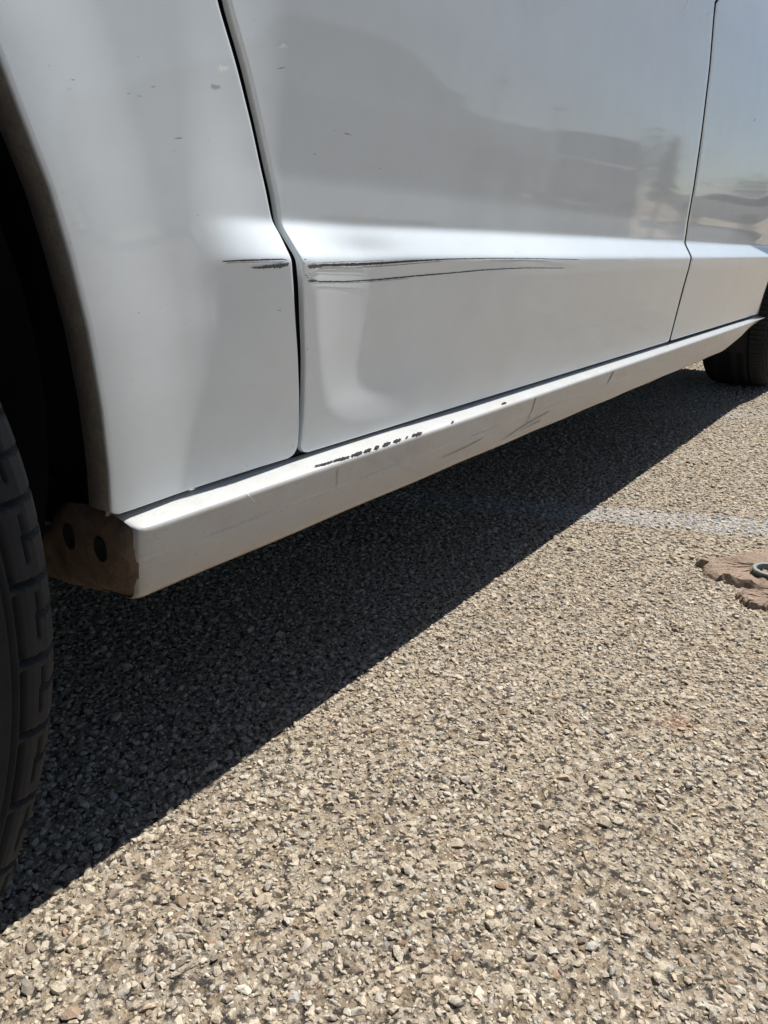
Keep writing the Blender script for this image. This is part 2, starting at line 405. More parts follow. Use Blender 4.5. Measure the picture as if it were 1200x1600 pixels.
def panel(name, rows_z, left, right, s, mat, dent=True, mirror=False, hem=0.0016, depth=0.0060, black=False, rows=None, parent=None, top=None):
    """a sheet-metal panel: rows between left(z) and right(z), its edge folded back"""
    zz = np.asarray(rows_z); n, m = len(zz), len(s)
    L, R = left(zz), right(zz)
    X = L[:, None] + (R - L)[:, None] * s[None, :]; Z = np.repeat(zz[:, None], m, 1)
    if top is not None: Z = top(X, Z)
    Y = body_y(X, Z, dent)
    V = np.stack([X, Y, Z], -1).reshape(-1, 3)
    faces = grid_faces(n, m)
    idx = np.arange(n * m).reshape(n, m)
    loop = np.r_[idx[0, :-1], idx[:-1, -1], idx[-1, :0:-1], idx[:0:-1, 0]]
    p = V[loop][:, [0, 2]]
    t = np.roll(p, -1, 0) - np.roll(p, 1, 0); t /= np.linalg.norm(t, axis=1)[:, None] + 1e-12
    o2 = np.stack([t[:, 1], -t[:, 0]], 1)
    verts = [V]; prev = loop; k = len(loop); base = n * m
    rings = [(hem * math.sin(a), hem * (1 - math.cos(a))) for a in (0.5, 1.05, 1.57)] + [(hem, depth)]
    for (out, dep) in rings:
        q = V[loop].copy(); q[:, 0] += o2[:, 0] * out; q[:, 2] += o2[:, 1] * out; q[:, 1] += dep
        verts.append(q); cur = np.arange(base, base + k); base += k
        for i in range(k):
            j = (i + 1) % k; faces.append((prev[i], cur[i], cur[j], prev[j]))
        prev = cur
    V = np.concatenate(verts)
    if mirror:
        V = V.copy(); V[:, 1] = 2 * YM - V[:, 1]; faces = [f[::-1] for f in faces]
    o = P(name, V, faces, mat, parent)
    if black:
        o.data.materials.append(M_BLACK); idx0 = (n - 1) * (m - 1)
        for q in range(idx0 + 3 * k, idx0 + 4 * k): o.data.polygons[q].material_index = 1
    return o

def curve_fn(pix, ext):
    q = [surf(*p) for p in pix]; z = [a[2] for a in q]; x = [a[0] for a in q]
    o = np.argsort(z); z = np.array(z)[o]; x = np.array(x)[o]
    z = np.r_[z, [e[1] for e in ext]]; x = np.r_[x, [e[0] for e in ext]]
    zz = np.arange(0.15, 1.1, 0.001); xx = np.interp(zz, z, x)
    k = np.exp(-0.5 * (np.arange(-24, 25) / 5.0) ** 2); k /= k.sum(); xx = np.convolve(np.pad(xx, 24, mode='edge'), k, mode='valid')
    return lambda t: np.interp(t, zz, xx)
EXT = [(.372, .63), (.350, .72), (.335, .82), (.330, .92), (.335, 1.05)]
gapL = curve_fn([(340, 0), (370, 100), (395, 200), (415, 290), (424, 335), (437, 362), (452, 395), (459, 430), (463, 500), (467, 560), (469, 620), (468, 680), (464, 722)], EXT)
gapR = curve_fn([(356, 0), (385, 100), (408, 200), (430, 300), (437, 345), (455, 378), (470, 405), (474, 440), (476, 500), (478, 560), (477, 622), (473, 680), (470, 706)],
                [(a + 0.0085, b) for a, b in EXT])
gapB = curve_fn([(1118, 0), (1110, 100), (1098, 200), (1085, 290), (1072, 370), (1068, 450), (1055, 500), (1046, 535)], [(1.60, .86), (1.60, 1.05)])
ZB = 0.2350
def corner(z, zb, r):
    h = np.clip(z - zb, 0, r); return r - np.sqrt(np.maximum(r * r - (r - h) ** 2, 0))
def zrows(z0, z1, fine=True):
    a = [z0 + 0.0012 * i for i in range(9)]
    segs = [(a[-1], 0.385, .004), (0.385, 0.438, .0011), (0.438, 0.60, .005), (0.60, z1, .02)] if fine else [(a[-1], 0.385, .02), (.385, .438, .006), (.438, z1, .04)]
    out = list(a)
    for b0, b1, st in segs:
        if b1 <= out[-1]: continue
        b0 = max(b0, out[-1]); out += list(np.linspace(b0, b1, max(2, int((b1 - b0) / st) + 1))[1:])
    return np.array(out)
BELT = 1.0
def hood_edge(X): return np.interp(X, [-1.0, -.85, -.5, 0.0, .35], [.72, .80, .88, .945, .985])
archx = lambda z: np.interp(z, ARCH_R[::-1, 1], ARCH_R[::-1, 0])
s_f = np.linspace(0, 1, 96)
def build_side(mirror):
    fine = not mirror; d = not mirror
    # front fender: behind the wheel, above the wheel, ahead of the wheel
    fl = lambda z: archx(z) + corner(z, ZB, .004)
    fr = lambda z: gapL(z) - corner(z, ZB, .010) - 0.0018
    zl = zrows(ZB, 0.66, fine)
    ss = s_f if fine else np.linspace(0, 1, 14)
    fender = panel('front_fender', zl[zl <= 0.661], fl, fr, ss, M_PAINT, d, mirror)
    up = lambda X, Z: 0.655 + (Z - 0.655) / (0.985 - 0.655) * (hood_edge(X) - 0.655)
    zu = np.linspace(0.655, 0.985, 14)
    a2 = lambda z: np.full_like(z, -0.93)
    sU = np.linspace(0, 1, 50)
    def topfn(X, Z):
        t = (Z - 0.655) / 0.33; b = np.where(np.abs(X - WHX) < 0.20, np.interp(np.abs(X - WHX), np.abs(ARCH_R[:7, 0] - WHX), ARCH_R[:7, 1]), 0.655)
        b = np.maximum(b, 0.655); return b + t * (hood_edge(X) - b)
    panel('fender_top', zu, a2, lambda z: gapL(z) - 0.0018, sU, M_PAINT, d, mirror, parent=None if False else fender)
    panel('fender_nose', np.linspace(0.30, 0.655, 20), a2, lambda z: 2 * WHX - archx(z), np.linspace(0, 1, 18), M_PAINT, d, mirror, parent=fender)
    # doors
    zr = zrows(ZB, BELT, fine)
    sd_ = np.r_[np.linspace(0, 0.34, 150), np.linspace(0.34, 1, 70)[1:]] if fine else np.linspace(0, 1, 30)
    fdoor = panel('front_door', zr, lambda z: gapR(z) + corner(z, ZB, .009) + 0.0018, lambda z: gapB(z) - 0.0070 - corner(z, ZB, .006), sd_, M_PAINT, d, mirror)
    rend = lambda z: np.interp(z, [.23, .26, .32, .40, .50, .60, .70, .85, 1.0], [2.530, 2.527, 2.522, 2.526, 2.56, 2.62, 2.72, 2.80, 2.80])
    rdoor = panel('rear_door', zr, lambda z: gapB(z) + 0.0070 + corner(z, ZB, .006), rend, np.linspace(0, 1, 110 if fine else 30), M_PAINT, d, mirror, hem=0.0009, black=True)
    # rear quarter: above and behind the rear wheel
    qarc = lambda z: WHR + np.interp(z, ARCH_R[::-1, 1], ARCH_R[::-1, 0] - WHX)
    quarter = panel('rear_quarter', np.linspace(0.72, BELT, 12), lambda z: rend(z) + 0.006, lambda z: np.full_like(z, 3.42), np.linspace(0, 1, 30), M_PAINT, d, mirror)
    panel('rear_corner', np.linspace(0.36, 0.72, 18), qarc, lambda z: np.full_like(z, 3.42), np.linspace(0, 1, 14), M_PAINT, d, mirror, parent=quarter)
    fwd = lambda z: np.maximum(WHR - np.interp(z, ARCH_R[::-1, 1], ARCH_R[::-1, 0] - WHX), rend(z) + 0.007)
    za = np.linspace(0.50, 0.72, 14)
    panel('arch_front', za, lambda z: rend(z) + 0.006, lambda z: np.maximum(fwd(z), rend(z) + 0.008) if True else 0, np.linspace(0, 1, 6), M_PAINT, d, mirror, parent=quarter)
    return fender, fdoor, rdoor, quarter
FENDER, FDOOR, RDOOR, QUARTER = build_side(False)
build_side(True)

# folded wheel-arch flange, grimy from the road
def flange(cx, mirror, name='arch_flange'):
    A = ARCH_S.copy(); A[:, 0] += cx - WHX
    c = np.stack([A[:, 0], A[:, 1]], 1)
    Y0 = body_y(A[:, 0], A[:, 1], False)
    v = []; f = []; n = len(A)
    nx, nz = (cx - A[:, 0]), (0.36 - A[:, 1]); l = np.hypot(nx, nz); nx, nz = nx / l, nz / l
    for off, dep in ((0.0030, 0.0012), (0.0042, 0.004), (0.0045, 0.010), (0.003, 0.024), (0.0, 0.027), (-0.02, 0.028)):
        for i in range(n):
            y = Y0[i] + dep
            v.append((A[i, 0] + nx[i] * off, 2 * YM - y if mirror else y, A[i, 1] + nz[i] * off))
    f = grid_faces(6, n, 0, not mirror)
    return P(name, v, f, M_FLANGE)
for cx in (WHX, WHR):
    for mi in (False, True): flange(cx, mi)

# wheel-well liners
def liner(cx, mirror):
    th = np.linspace(-0.62, math.pi + 0.62, 40); v = []
    for y in (0.47, 0.50, 0.72, 0.74):
        r = 0.385 if y < 0.73 else 0.05
        for a in th: v.append((cx + r * 0.985 * math.cos(a), 2 * YM - y if mirror else y, 0.325 + r * 0.98 * math.sin(a)))
    P('wheel_well_liner', v, grid_faces(4, 40), M_LINER)
for cx in (WHX, WHR):
    for mi in (False, True): liner(cx, mi)

# inner shell behind the shut lines
for mi in (False, True):
    xs = np.linspace(0.30, 2.50, 160); zs = np.linspace(0.2150, 0.985, 110)
    X, Z = np.meshgrid(xs, zs); Y = body_y(X, Z, not mi) + 0.0115
    V = np.stack([X, 2 * YM - Y if mi else Y, Z], -1).reshape(-1, 3)
    P('door_seal', V, grid_faces(110, 160, 0, mi), M_BLACK)

# rocker panel
RPROF = [(.4400, .2200), (.4392, .2300), (.4378, .2312), (.432, .2300), (.420, .2272), (.4125, .2250), (.4098, .2236), (.4094, .2215), (.4108, .2130), (.4130, .1980),
         (.4152, .1830), (.4166, .1740), (.4182, .1705), (.4212, .1682), (.4250, .1670), (.435, .1660), (.49, .1650)]
RX0, RX1 = 0.2815, 2.53
def rocker(mirror):
    q = np.array(RPROF); d = np.r_[0, np.cumsum(np.hypot(*np.diff(q, axis=0).T))]
    t = np.linspace(0, d[-1], 150); pr = np.stack([np.interp(t, d, q[:, 0]), np.interp(t, d, q[:, 1])], 1)
    k = np.exp(-0.5 * (np.arange(-4, 5) / 1.4) ** 2); k /= k.sum()
    pr = np.stack([np.convolve(np.pad(pr[:, i], 4, mode='edge'), k, mode='valid') for i in (0, 1)], 1)
    xs = np.r_[RX0 + np.array([0, .0008, .0025, .006, .012]), np.linspace(0.30, RX1, 160)]
    v = []
    for x in xs:
        e = max(0.0, 1 - (x - RX0) / 0.008); ins = 0.006 * (1 - math.sqrt(max(0, 1 - e * e)))      # rounded front end
        w = 0.0012 * math.sin(x * 9.0) * (1 if x > 0.4 else 0)
        up = float(sstep(2.02, 2.54, x)) * 0.052                                                     # sweeps up to the rear wheel
        for (y, z) in pr:
            zz = z + up * max(0.0, (0.2247 - z) / 0.058)
            yy = y + ins + (0.0006 * math.sin(x * 31 + z * 60) if z < 0.2 else 0)
            v.append((x, 2 * YM - yy if mirror else yy, zz))
    o = P('rocker_panel', v, grid_faces(len(xs), 150, 0, not mirror), M_ROCKER)
    # closing plate at the front end, with its two drain holes
    ol = [(.4210, .2262), (.4156, .2225), (.4148, .205), (.4175, .186), (.4208, .1735), (.4265, .1685), (.445, .1655), (.50, .158), (.545, .154), (.60, .152),
          (.60, .190), (.548, .193), (.520, .206), (.508, .2205), (.495, .2275), (.470, .2300), (.440, .2285)]
    bm = bmesh.new(); vs = [bm.verts.new((RX0 - 0.0012, 2 * YM - a if mirror else a, b)) for a, b in ol]
    fc = bm.faces.new(vs); bmesh.ops.triangulate(bm, faces=[fc])
    bmesh.ops.subdivide_edges(bm, edges=bm.edges[:], cuts=7, use_grid_fill=True)
    for w in bm.verts:
        dist = 9.0; wy = 2 * YM - w.co.y if mirror else w.co.y
        for (a0, b0), (a1, b1) in zip(ol, ol[1:] + ol[:1]):
            t_ = min(1, max(0, ((wy - a0) * (a1 - a0) + (w.co.z - b0) * (b1 - b0)) / ((a1 - a0) ** 2 + (b1 - b0) ** 2)))
            dist = min(dist, math.hypot(wy - a0 - t_ * (a1 - a0), w.co.z - b0 - t_ * (b1 - b0)))
        w.co.x += 0.003 - 0.0055 * (1 - math.exp(-dist / 0.005)) - 0.0008 * math.sin(wy * 150) * math.sin(w.co.z * 130)
    mm = bpy.data.meshes.new('rocker_end_plate'); bm.to_mesh(mm); bm.free(); mm.materials.append(M_PLATE); mm.polygons.foreach_set('use_smooth', [True] * len(mm.polygons))
    pl = bpy.data.objects.new('rocker_end_plate', mm); COL.objects.link(pl); part(pl)
    for (yc, zc, r) in ((.4515, .2010, .0082), (.4905, .2020, .0085)):
        vv, ff = [], []
        for j, (rad, dx) in enumerate(((r, -0.0034), (r * .86, -0.0045), (r * .8, -0.0041), (0.0006, -0.0039))):
            for i in range(20):
                a = 2 * math.pi * i / 20
                y = yc + rad * 0.95 * math.cos(a); vv.append((RX0 + dx, 2 * YM - y if mirror else y, zc + rad * 1.25 * math.sin(a)))
        for j in range(3):
            for i in range(20): ff.append((j * 20 + i, j * 20 + (i + 1) % 20, (j + 1) * 20 + (i + 1) % 20, (j + 1) * 20 + i))
        P('drain_hole', vv, ff, M_BLACK, pl)
        # children of the plate share the car's offset
    return o, pr
ROCKER, RPR = rocker(False)
rocker(True)

# underbody, firewall and rear floor
PB('leak_blocker', (0.42, 0.52, 0.4375, 0.4440, 0.2325, 0.2520), M_BLACK)  # added black box, only stops sun leaking down the door channel
PB('firewall', (0.305, 0.325, 0.45, 2 * YM - 0.45, 0.19, 0.95), M_LINER)
PB('floor_pan', (0.30, 2.42, 0.47, 2 * YM - 0.47, 0.205, 0.235), M_UNDER)
PB('front_subframe', (-0.75, 0.28, 0.80, 2 * YM - 0.80, 0.23, 0.30), M_UNDER)
PB('rear_floor', (2.42, 3.10, 0.80, 2 * YM - 0.80, 0.34, 0.40), M_UNDER)
PB('exhaust_pipe', (0.4, 3.2, 1.05, 1.11, 0.185, 0.20), M_UNDER, None, 0.006)

# upper body: one profile swept across the car, split into its panels
PROF = [(-.93, .24), (-.99, .34), (-1.02, .48), (-1.0, .62), (-.93, .74), (-.85, .81), (-.5, .90), (0.0, .965), (.34, 1.01), (.60, 1.18), (.90, 1.385), (1.08, 1.47), (1.5, 1.525),
        (2.1, 1.525), (2.7, 1.475), (2.98, 1.43), (3.18, 1.25), (3.34, 1.03), (3.42, .95), (3.46, .80), (3.47, .62), (3.45, .45), (3.40, .36)]
def half_w(x, z):
    base = YM - float(body_y(np.array([min(max(x, -0.93), 3.42)]), np.array([min(z, BELT)]), False)[0])
    if z <= BELT: return base - 0.004
    return base - 0.004 - (z - BELT) / 0.525 * 0.235
def sweep(name, i0, i1, mat, crown=0.03, nv=25, ny=6):
    v = []; rows = 0
    seg = PROF[i0:i1 + 1]
    for a, b in zip(seg[:-1], seg[1:]):
        for t in np.linspace(0, 1, ny)[(1 if rows else 0):]:
            x, z = a[0] + (b[0] - a[0]) * t, a[1] + (b[1] - a[1]) * t; hw = half_w(x, z); rows += 1
            bow = 0.10 if (x < 0.35 or x > 2.9) else 0.05
            for w in np.linspace(-1, 1, nv):
                c = 1 - abs(w) ** 2.4
                v.append((x - (bow * c if x < 1.2 else -bow * c * 0.6), YM + hw * w, z + crown * c * (1 if z > 0.8 else 0)))
    return P(name, v, grid_faces(rows, nv, 0, True), mat)
sweep('front_bumper', 0, 4, M_PAINT, 0)
sweep('hood', 4, 8, M_PAINT, 0.03)
sweep('windshield', 8, 11, M_GLASS, 0.02)
ROOF = sweep('roof', 11, 15, M_PAINT, 0.03)
sweep('rear_window', 15, 17, M_GLASS, 0.02)
sweep('tailgate', 17, 20, M_PAINT, 0.0)
sweep('rear_bumper', 20, 22, M_PAINT, 0.0)
for mi in (False, True):
    # side glass and pillars between the belt line and the roof
    def top_at(x): return float(np.interp(x, [p[0] for p in PROF[8:18]], [p[1] for p in PROF[8:18]]))
    for nm, xa, xb, mat in (('side_window', 0.52, 1.53, M_GLASS), ('side_window', 1.66, 2.60, M_GLASS), ('quarter_glass', 2.70, 3.02, M_GLASS),
                            ('window_pillar', 0.335, 0.52, M_BLACK), ('window_pillar', 1.53, 1.66, M_BLACK), ('window_pillar', 2.60, 2.70, M_BLACK), ('window_pillar', 3.02, 3.36, M_BLACK)):
        v = []; xs = np.linspace(xa, xb, 16)
        for t in np.linspace(0, 1, 8):
            for x in xs:
                z = BELT - 0.004 + t * max(top_at(x) + 0.002 - BELT, 0.004); y = YM - half_w(x, z); v.append((x, 2 * YM - y if mi else y, z))
        P(nm, v, grid_faces(8, 16, 0, mi), mat)
    # mirrors, handles, lamps
    def ell(name, c, r, mat, parent=None):
        v, f = [], []; n, m = 14, 20
        for i in range(n):
            a = math.pi * i / (n - 1)
            for j in range(m):
                b = 2 * math.pi * j / m
                cx, cy_, cz = math.sin(a) * math.cos(b), math.sin(a) * math.sin(b), math.cos(a)
                k = 0.72
                sx, sy2, sz = [math.copysign(abs(q) ** k, q) for q in (cx, cy_, cz)]
                y = c[1] + r[1] * sy2; v.append((c[0] + r[0] * sx, 2 * YM - y if mi else y, c[2] + r[2] * sz))
        for i in range(n - 1):
            for j in range(m):
                q = (i * m + j, (i + 1) * m + j, (i + 1) * m + (j + 1) % m, i * m + (j + 1) % m); f.append(q[::-1] if mi else q)
        return P(name, v, f, mat, parent)
    mr = ell('side_mirror', (0.610, 0.222, 1.085), (0.085, 0.100, 0.085), M_PAINT)
    ell('mirror_glass', (0.688, 0.222, 1.085), (0.012, 0.084, 0.066), M_RIM, mr)
    ell('mirror_stalk', (0.490, 0.350, 1.055), (0.045, 0.050, 0.012), M_BLACK, mr)
    for x in (1.42, 2.50): ell('door_handle', (x, 0.398, 0.93), (0.10, 0.016, 0.018), M_PAINT)
    ell('headlight', (-0.83, 0.60, 0.70), (0.14, 0.10, 0.075), M_LAMP)
    ell('tail_light', (3.40, 0.52, 0.90), (0.07, 0.06, 0.13), M_TAIL)

# wheels
TR, TK = 0.317, 0.317 / 0.305
def tyre_mesh():
    prof = [(-.060, .200), (-.098, .200), (-.105, .215), (-.1085, .236), (-.1065, .2545), (-.1052, .2580), (-.1062, .2600), (-.1058, .2632), (-.1038, .2650), (-.1020, .2720), (-.0985, .2820),
            (-.0925, .2910), (-.0840, .2975), (-.0720, .3012), (-.05, .3035), (0, .305)]
    q = np.array(prof + [(-a, b) for a, b in prof[-2::-1]])
    d = np.r_[0, np.cumsum(np.hypot(*np.diff(q, axis=0).T))]
    t = np.unique(np.r_[np.linspace(0, d[-1], 40), np.linspace(0.092, 0.200, 150)]); t = t[(t >= 0) & (t <= d[-1])]
    y = np.interp(t, d, q[:, 0]); r = np.interp(t, d, q[:, 1])
    NB = 58; sub = 36; nth = NB * sub
    th = np.arange(nth) / nth * 2 * math.pi
    T, Yg = np.meshgrid(th, y, indexing='ij'); Rg = np.repeat(r[None], nth, 0)
    ph = (T / (2 * math.pi) * NB) % 1.0
    # arc position measured from the outer shoulder
    a = np.repeat(t[None], nth, 0)
    dep = np.zeros_like(Rg)
    blk = (np.floor(T / (2 * math.pi) * NB) % 2)
    def lat(phc, a0, a1, w, dp, slant):
        c = np.abs(((ph - phc - slant * (a - a0)) + 0.5) % 1.0 - 0.5)
        return dp * (1 - sstep(w * 0.55, w, c)) * sstep(a0 - 0.0015, a0, a) * (1 - sstep(a1, a1 + 0.0015, a))
    def circ(ac, w, dp): return dp * (1 - sstep(w * 0.5, w, np.abs(a - ac)))
    A0 = 0.130                                               # where the shoulder blocks begin
    dep = np.maximum(dep, lat(0.10, A0, 0.182, 0.042, 0.0042, -5.0))             # full cross groove
    dep = np.maximum(dep, lat(0.60, A0 + 0.010, 0.182, 0.040, 0.0038, -5.0))     # half cross groove
    seg1 = sstep(0.12, 0.18, ph) * (1 - sstep(0.98, 1.0, ph)); dep = np.maximum(dep, circ(A0, 0.0018, 0.0030) * np.maximum(seg1, 0.0))
    seg2 = sstep(0.28, 0.34, ph) * (1 - sstep(0.60, 0.64, ph)); dep = np.maximum(dep, circ(A0 + 0.010, 0.0016, 0.0034) * seg2)
    seg3 = sstep(0.62, 0.66, ph) * (1 - sstep(0.86, 0.90, ph)); dep = np.maximum(dep, circ(A0 + 0.0115, 0.0015, 0.0032) * seg3)
    dep = np.maximum(dep, circ(0.1262, 0.0011, 0.0020)); dep = np.maximum(dep, circ(0.1170, 0.0011, 0.0016)); dep = dep - circ(0.1215, 0.0032, 0.0012)
    for ac, w in ((0.186, .005), (0.212, .006), (0.248, .006), (0.274, .005)): dep = np.maximum(dep, circ(ac, w, 0.007))
    # outward normal of the profile
    ty, tr = np.gradient(y, t), np.gradient(r, t); l = np.hypot(ty, tr); ny, nr = -tr / l, ty / l
    Yn = Yg - dep * ny[None] * 1.0; Rn = Rg - dep * nr[None]
    V = np.stack([Rn * np.cos(T), Yn, Rn * np.sin(T)], -1).reshape(-1, 3) * TK
    m = len(t); f = []
    for i in range(nth):
        j = (i + 1) % nth
        for k in range(m - 1): f.append((i * m + k, i * m + k + 1, j * m + k + 1, j * m + k))
    me = bpy.data.meshes.new('tyre'); me.from_pydata(V.tolist(), [], f); me.materials.append(M_TYRE)
    me.polygons.foreach_set('use_smooth', [True] * len(me.polygons)); me.update(); return me
def rim_mesh():
    bm = bmesh.new(); n = 60
    rings = [(.205, -.095), (.200, -.100), (.190, -.090), (.186, -.06), (.184, .06), (.200, .095)]
    prev = None
    for r, y in rings:
        cur = [bm.verts.new((r * math.cos(2 * math.pi * i / n), y, r * math.sin(2 * math.pi * i / n))) for i in range(n)]
        if prev:
            for i in range(n): bm.faces.new((prev[i], prev[(i + 1) % n], cur[(i + 1) % n], cur[i]))
        prev = cur
    for k in range(7):                                       # spokes
        a = 2 * math.pi * k / 7
        vs = []
        for (r, w, y) in ((.03, .028, -.080), (.11, .020, -.086), (.190, .026, -.078)):
            for sgn in (-1, 1):
                for dy in (0, .03):
                    vs.append(bm.verts.new((r * math.cos(a) - sgn * w * math.sin(a), y + dy, r * math.sin(a) + sgn * w * math.cos(a))))
        for b in (0, 4):
            q = vs[b:b + 8]
            for f in ((0, 2, 6, 4), (1, 5, 7, 3), (0, 4, 5, 1), (2, 3, 7, 6)): bm.faces.new([q[i] for i in f])
    hub = [bm.verts.new((.045 * math.cos(2 * math.pi * i / 24), -.088, .045 * math.sin(2 * math.pi * i / 24))) for i in range(24)]
    hb = [bm.verts.new((.05 * math.cos(2 * math.pi * i / 24), -.05, .05 * math.sin(2 * math.pi * i / 24))) for i in range(24)]
    bm.faces.new(hub)
    for i in range(24): bm.faces.new((hub[i], hb[i], hb[(i + 1) % 24], hub[(i + 1) % 24]))
    bmesh.ops.recalc_face_normals(bm, faces=bm.faces)
    me = bpy.data.meshes.new('rim'); bm.to_mesh(me); bm.free(); me.materials.append(M_RIM); return me
def disc_mesh():
    bm = bmesh.new(); bmesh.ops.create_cone(bm, cap_ends=True, segments=48, radius1=.135, radius2=.135, depth=.02)
    bmesh.ops.rotate(bm, verts=bm.verts, cent=(0, 0, 0), matrix=__import__('mathutils').Matrix.Rotation(math.pi / 2, 3, 'X'))
    me = bpy.data.meshes.new('brake_disc'); bm.to_mesh(me); bm.free(); me.materials.append(plain('brake_steel', (.22, .20, .19), .5, .8)); return me
T_ME, R_ME, D_ME = tyre_mesh(), rim_mesh(), disc_mesh()
def wheel(x, y, steer, far):
    w = empty('wheel', (x, y, TR - LIFT)); w.rotation_euler = (0, 0, steer + (math.pi if far else 0)); part(w)
    for nm, me_ in (('tyre', T_ME), ('rim', R_ME), ('brake_disc', D_ME)):
        o = bpy.data.objects.new(nm, me_); COL.objects.link(o); o.parent = w
        if nm != 'tyre': o.scale = (TK, TK, TK)
    return w
STEER = math.radians(-22)
FW = wheel(WHX, 0.468, STEER, False)
wheel(WHX, 2 * YM - 0.52, STEER, True); wheel(WHR, 0.515, 0, False); wheel(WHR, 2 * YM - 0.52, 0, True)

# ------------------------------------------------------------------ scratches, chips and bird lime
def ribbon(name, pix, widths, mat, hit, off=-0.0005, jag=0.0, parent=None, step=2.0, seed=1, lift=0.0):
    r = np.random.default_rng(seed); p = np.array(pix, float); d = np.r_[0, np.cumsum(np.hypot(*np.diff(p, axis=0).T))]
    n = max(4, int(d[-1] / step)); t = np.linspace(0, d[-1], n)
    u = np.interp(t, d, p[:, 0]); v = np.interp(t, d, p[:, 1]); w = np.interp(t, np.linspace(0, d[-1], len(widths)) if len(widths) != len(pix) else d, widths)
    tu, tv = np.gradient(u), np.gradient(v); l = np.hypot(tu, tv) + 1e-9; nu, nv = -tv / l, tu / l
    V = []
    for i in range(n):
        ends = min(1.0, i / 2 + .15, (n - 1 - i) / 2 + .15)
        for sgn in (-1, 1):
            k = sgn * w[i] * 0.40 * ends * (1 + jag * r.uniform(-0.9, 0.9)); j = r.uniform(-.5, .5) * jag * w[i] * 0.4
            X, Y, Z = hit(u[i] + nu[i] * (k + j), v[i] + nv[i] * (k + j)); V.append((X, Y + off, Z - off * lift))
    f = [(2 * i, 2 * i + 1, 2 * i + 3, 2 * i + 2) for i in range(n - 1)]
    o = mesh_obj(name, V, f, mat, None, False)
    o.parent = parent
    return o
hitd = lambda u, v: surf(u, v, True)
def rhit(u, v):
    d = ray(u, v); best = None
    for (y0, z0), (y1, z1) in zip(RPR[:-1], RPR[1:]):
        # ray (Y, z) = (s dy, H + s dz) against one segment of the section
        A = np.array([[d[1], -(y1 - y0)], [d[2], -(z1 - z0)]]); b = np.array([y0, z0 - HB])
        det = np.linalg.det(A)
        if abs(det) < 1e-12: continue
        s, t = np.linalg.solve(A, b)
        if -0.02 <= t <= 1.02 and s > 0 and (best is None or s < best[0]): best = (s,)
    s = best[0] if best else 0.4095 / d[1]
    return d[0] * s, d[1] * s, HB + d[2] * s
ribbon('scratch', [(484, 416), (500, 414.5), (560, 413), (600, 411), (640, 408), (700, 404.8), (760, 403.6), (820, 403.6), (905, 405.6)], [3, 4.4, 5.2, 4.2, 3.2, 2.2, 1.8, 1.6, 1.0], M_SCR, hitd, jag=.25, parent=FDOOR, seed=2)
ribbon('scratch', [(482, 438), (500, 440), (540, 440), (590, 437), (640, 432), (700, 427), (760, 421.5), (820, 418.6), (882, 419)], [2.4, 2.4, 2.2, 2.2, 2.4, 1.9, 1.7, 1.5, 1.0], M_SCR, hitd, jag=.35, parent=FDOOR, seed=3)
ribbon('scrape', [(480, 417), (490, 416), (502, 417)], [5, 8, 3], M_SCR2, hitd, off=-0.0007, jag=.55, parent=FDOOR, seed=4, step=1.4)
ribbon('scrape', [(480, 438.5), (488, 439), (496, 439)], [3, 5, 2], M_SCR2, hitd, off=-0.0007, jag=.55, parent=FDOOR, seed=5, step=1.4)
ribbon('scratch', [(346, 408.5), (380, 407), (420, 405.5), (440, 405), (449, 406.5)], [2.2, 3.4, 3.2, 2.4, 1.5], M_SCR, hitd, jag=.25, parent=FENDER, seed=6)
ribbon('scrape', [(392, 418.5), (408, 418), (424, 416.5), (440, 415), (451, 412)], [2, 5, 6, 7, 6], M_SCR2, hitd, off=-0.0007, jag=.55, parent=FENDER, seed=7, step=1.3)
M_PRIMER = plain('grey_primer', (0.36, 0.355, 0.35), 0.6)
ribbon('scrape', [(498, 419.5), (560, 418), (620, 414), (690, 408.5)], [1.6, 2.0, 1.6, 1.0], M_PRIMER, hitd, jag=.5, parent=FDOOR, seed=31)
ribbon('scrape', [(486, 411.5), (540, 409), (600, 407)], [1.2, 1.6, 1.0], M_PRIMER, hitd, jag=.6, parent=FDOOR, seed=32)
ribbon('scrape', [(490, 442.5), (560, 441.5), (640, 435)], [1.4, 1.2, .8], M_PRIMER, hitd, jag=.5, parent=FDOOR, seed=33)
ribbon('scrape', [(352, 411), (400, 409.5), (446, 409)], [1.2, 1.6, 1.2], M_PRIMER, hitd, jag=.5, parent=FENDER, seed=34)
for k_, (u0, v0) in enumerate(((476, 430), (478, 433), (481, 427.5), (474, 405))):
    ribbon('scuff', [(u0, v0), (u0 + 4, v0 + .6)], [1.6, 2.0, 1.2], M_SCR2, hitd, off=-0.0006, jag=.6, parent=FDOOR, seed=90 + k_, step=1.0)
rr_ = random.Random(3)
for (a, b, w) in (((490, 729.5), (520, 721.5), 3.0), ((518, 721.5), (546, 714), 3.6), ((547, 713), (566, 706.8), 4.6), ((567, 706.4), (580, 702), 5.2), ((583, 701.5), (592, 698), 5.2), ((596, 697), (610, 692), 5.0),
                  ((613, 691), (627, 686.5), 4.6), ((632, 685), (638, 682.5), 3.6), ((642, 681.5), (659, 676.5), 4.6), ((704, 660.5), (709, 659), 4.4), ((782, 632), (791, 629.5), 3)):
    ribbon('paint_chip', [a, ((a[0] + b[0]) / 2, (a[1] + b[1]) / 2), b], [w * .8, w, w * .8], M_CHIP, rhit, off=-0.0009, lift=1.0, jag=.5, parent=ROCKER, seed=rr_.randint(1, 999), step=1.5)
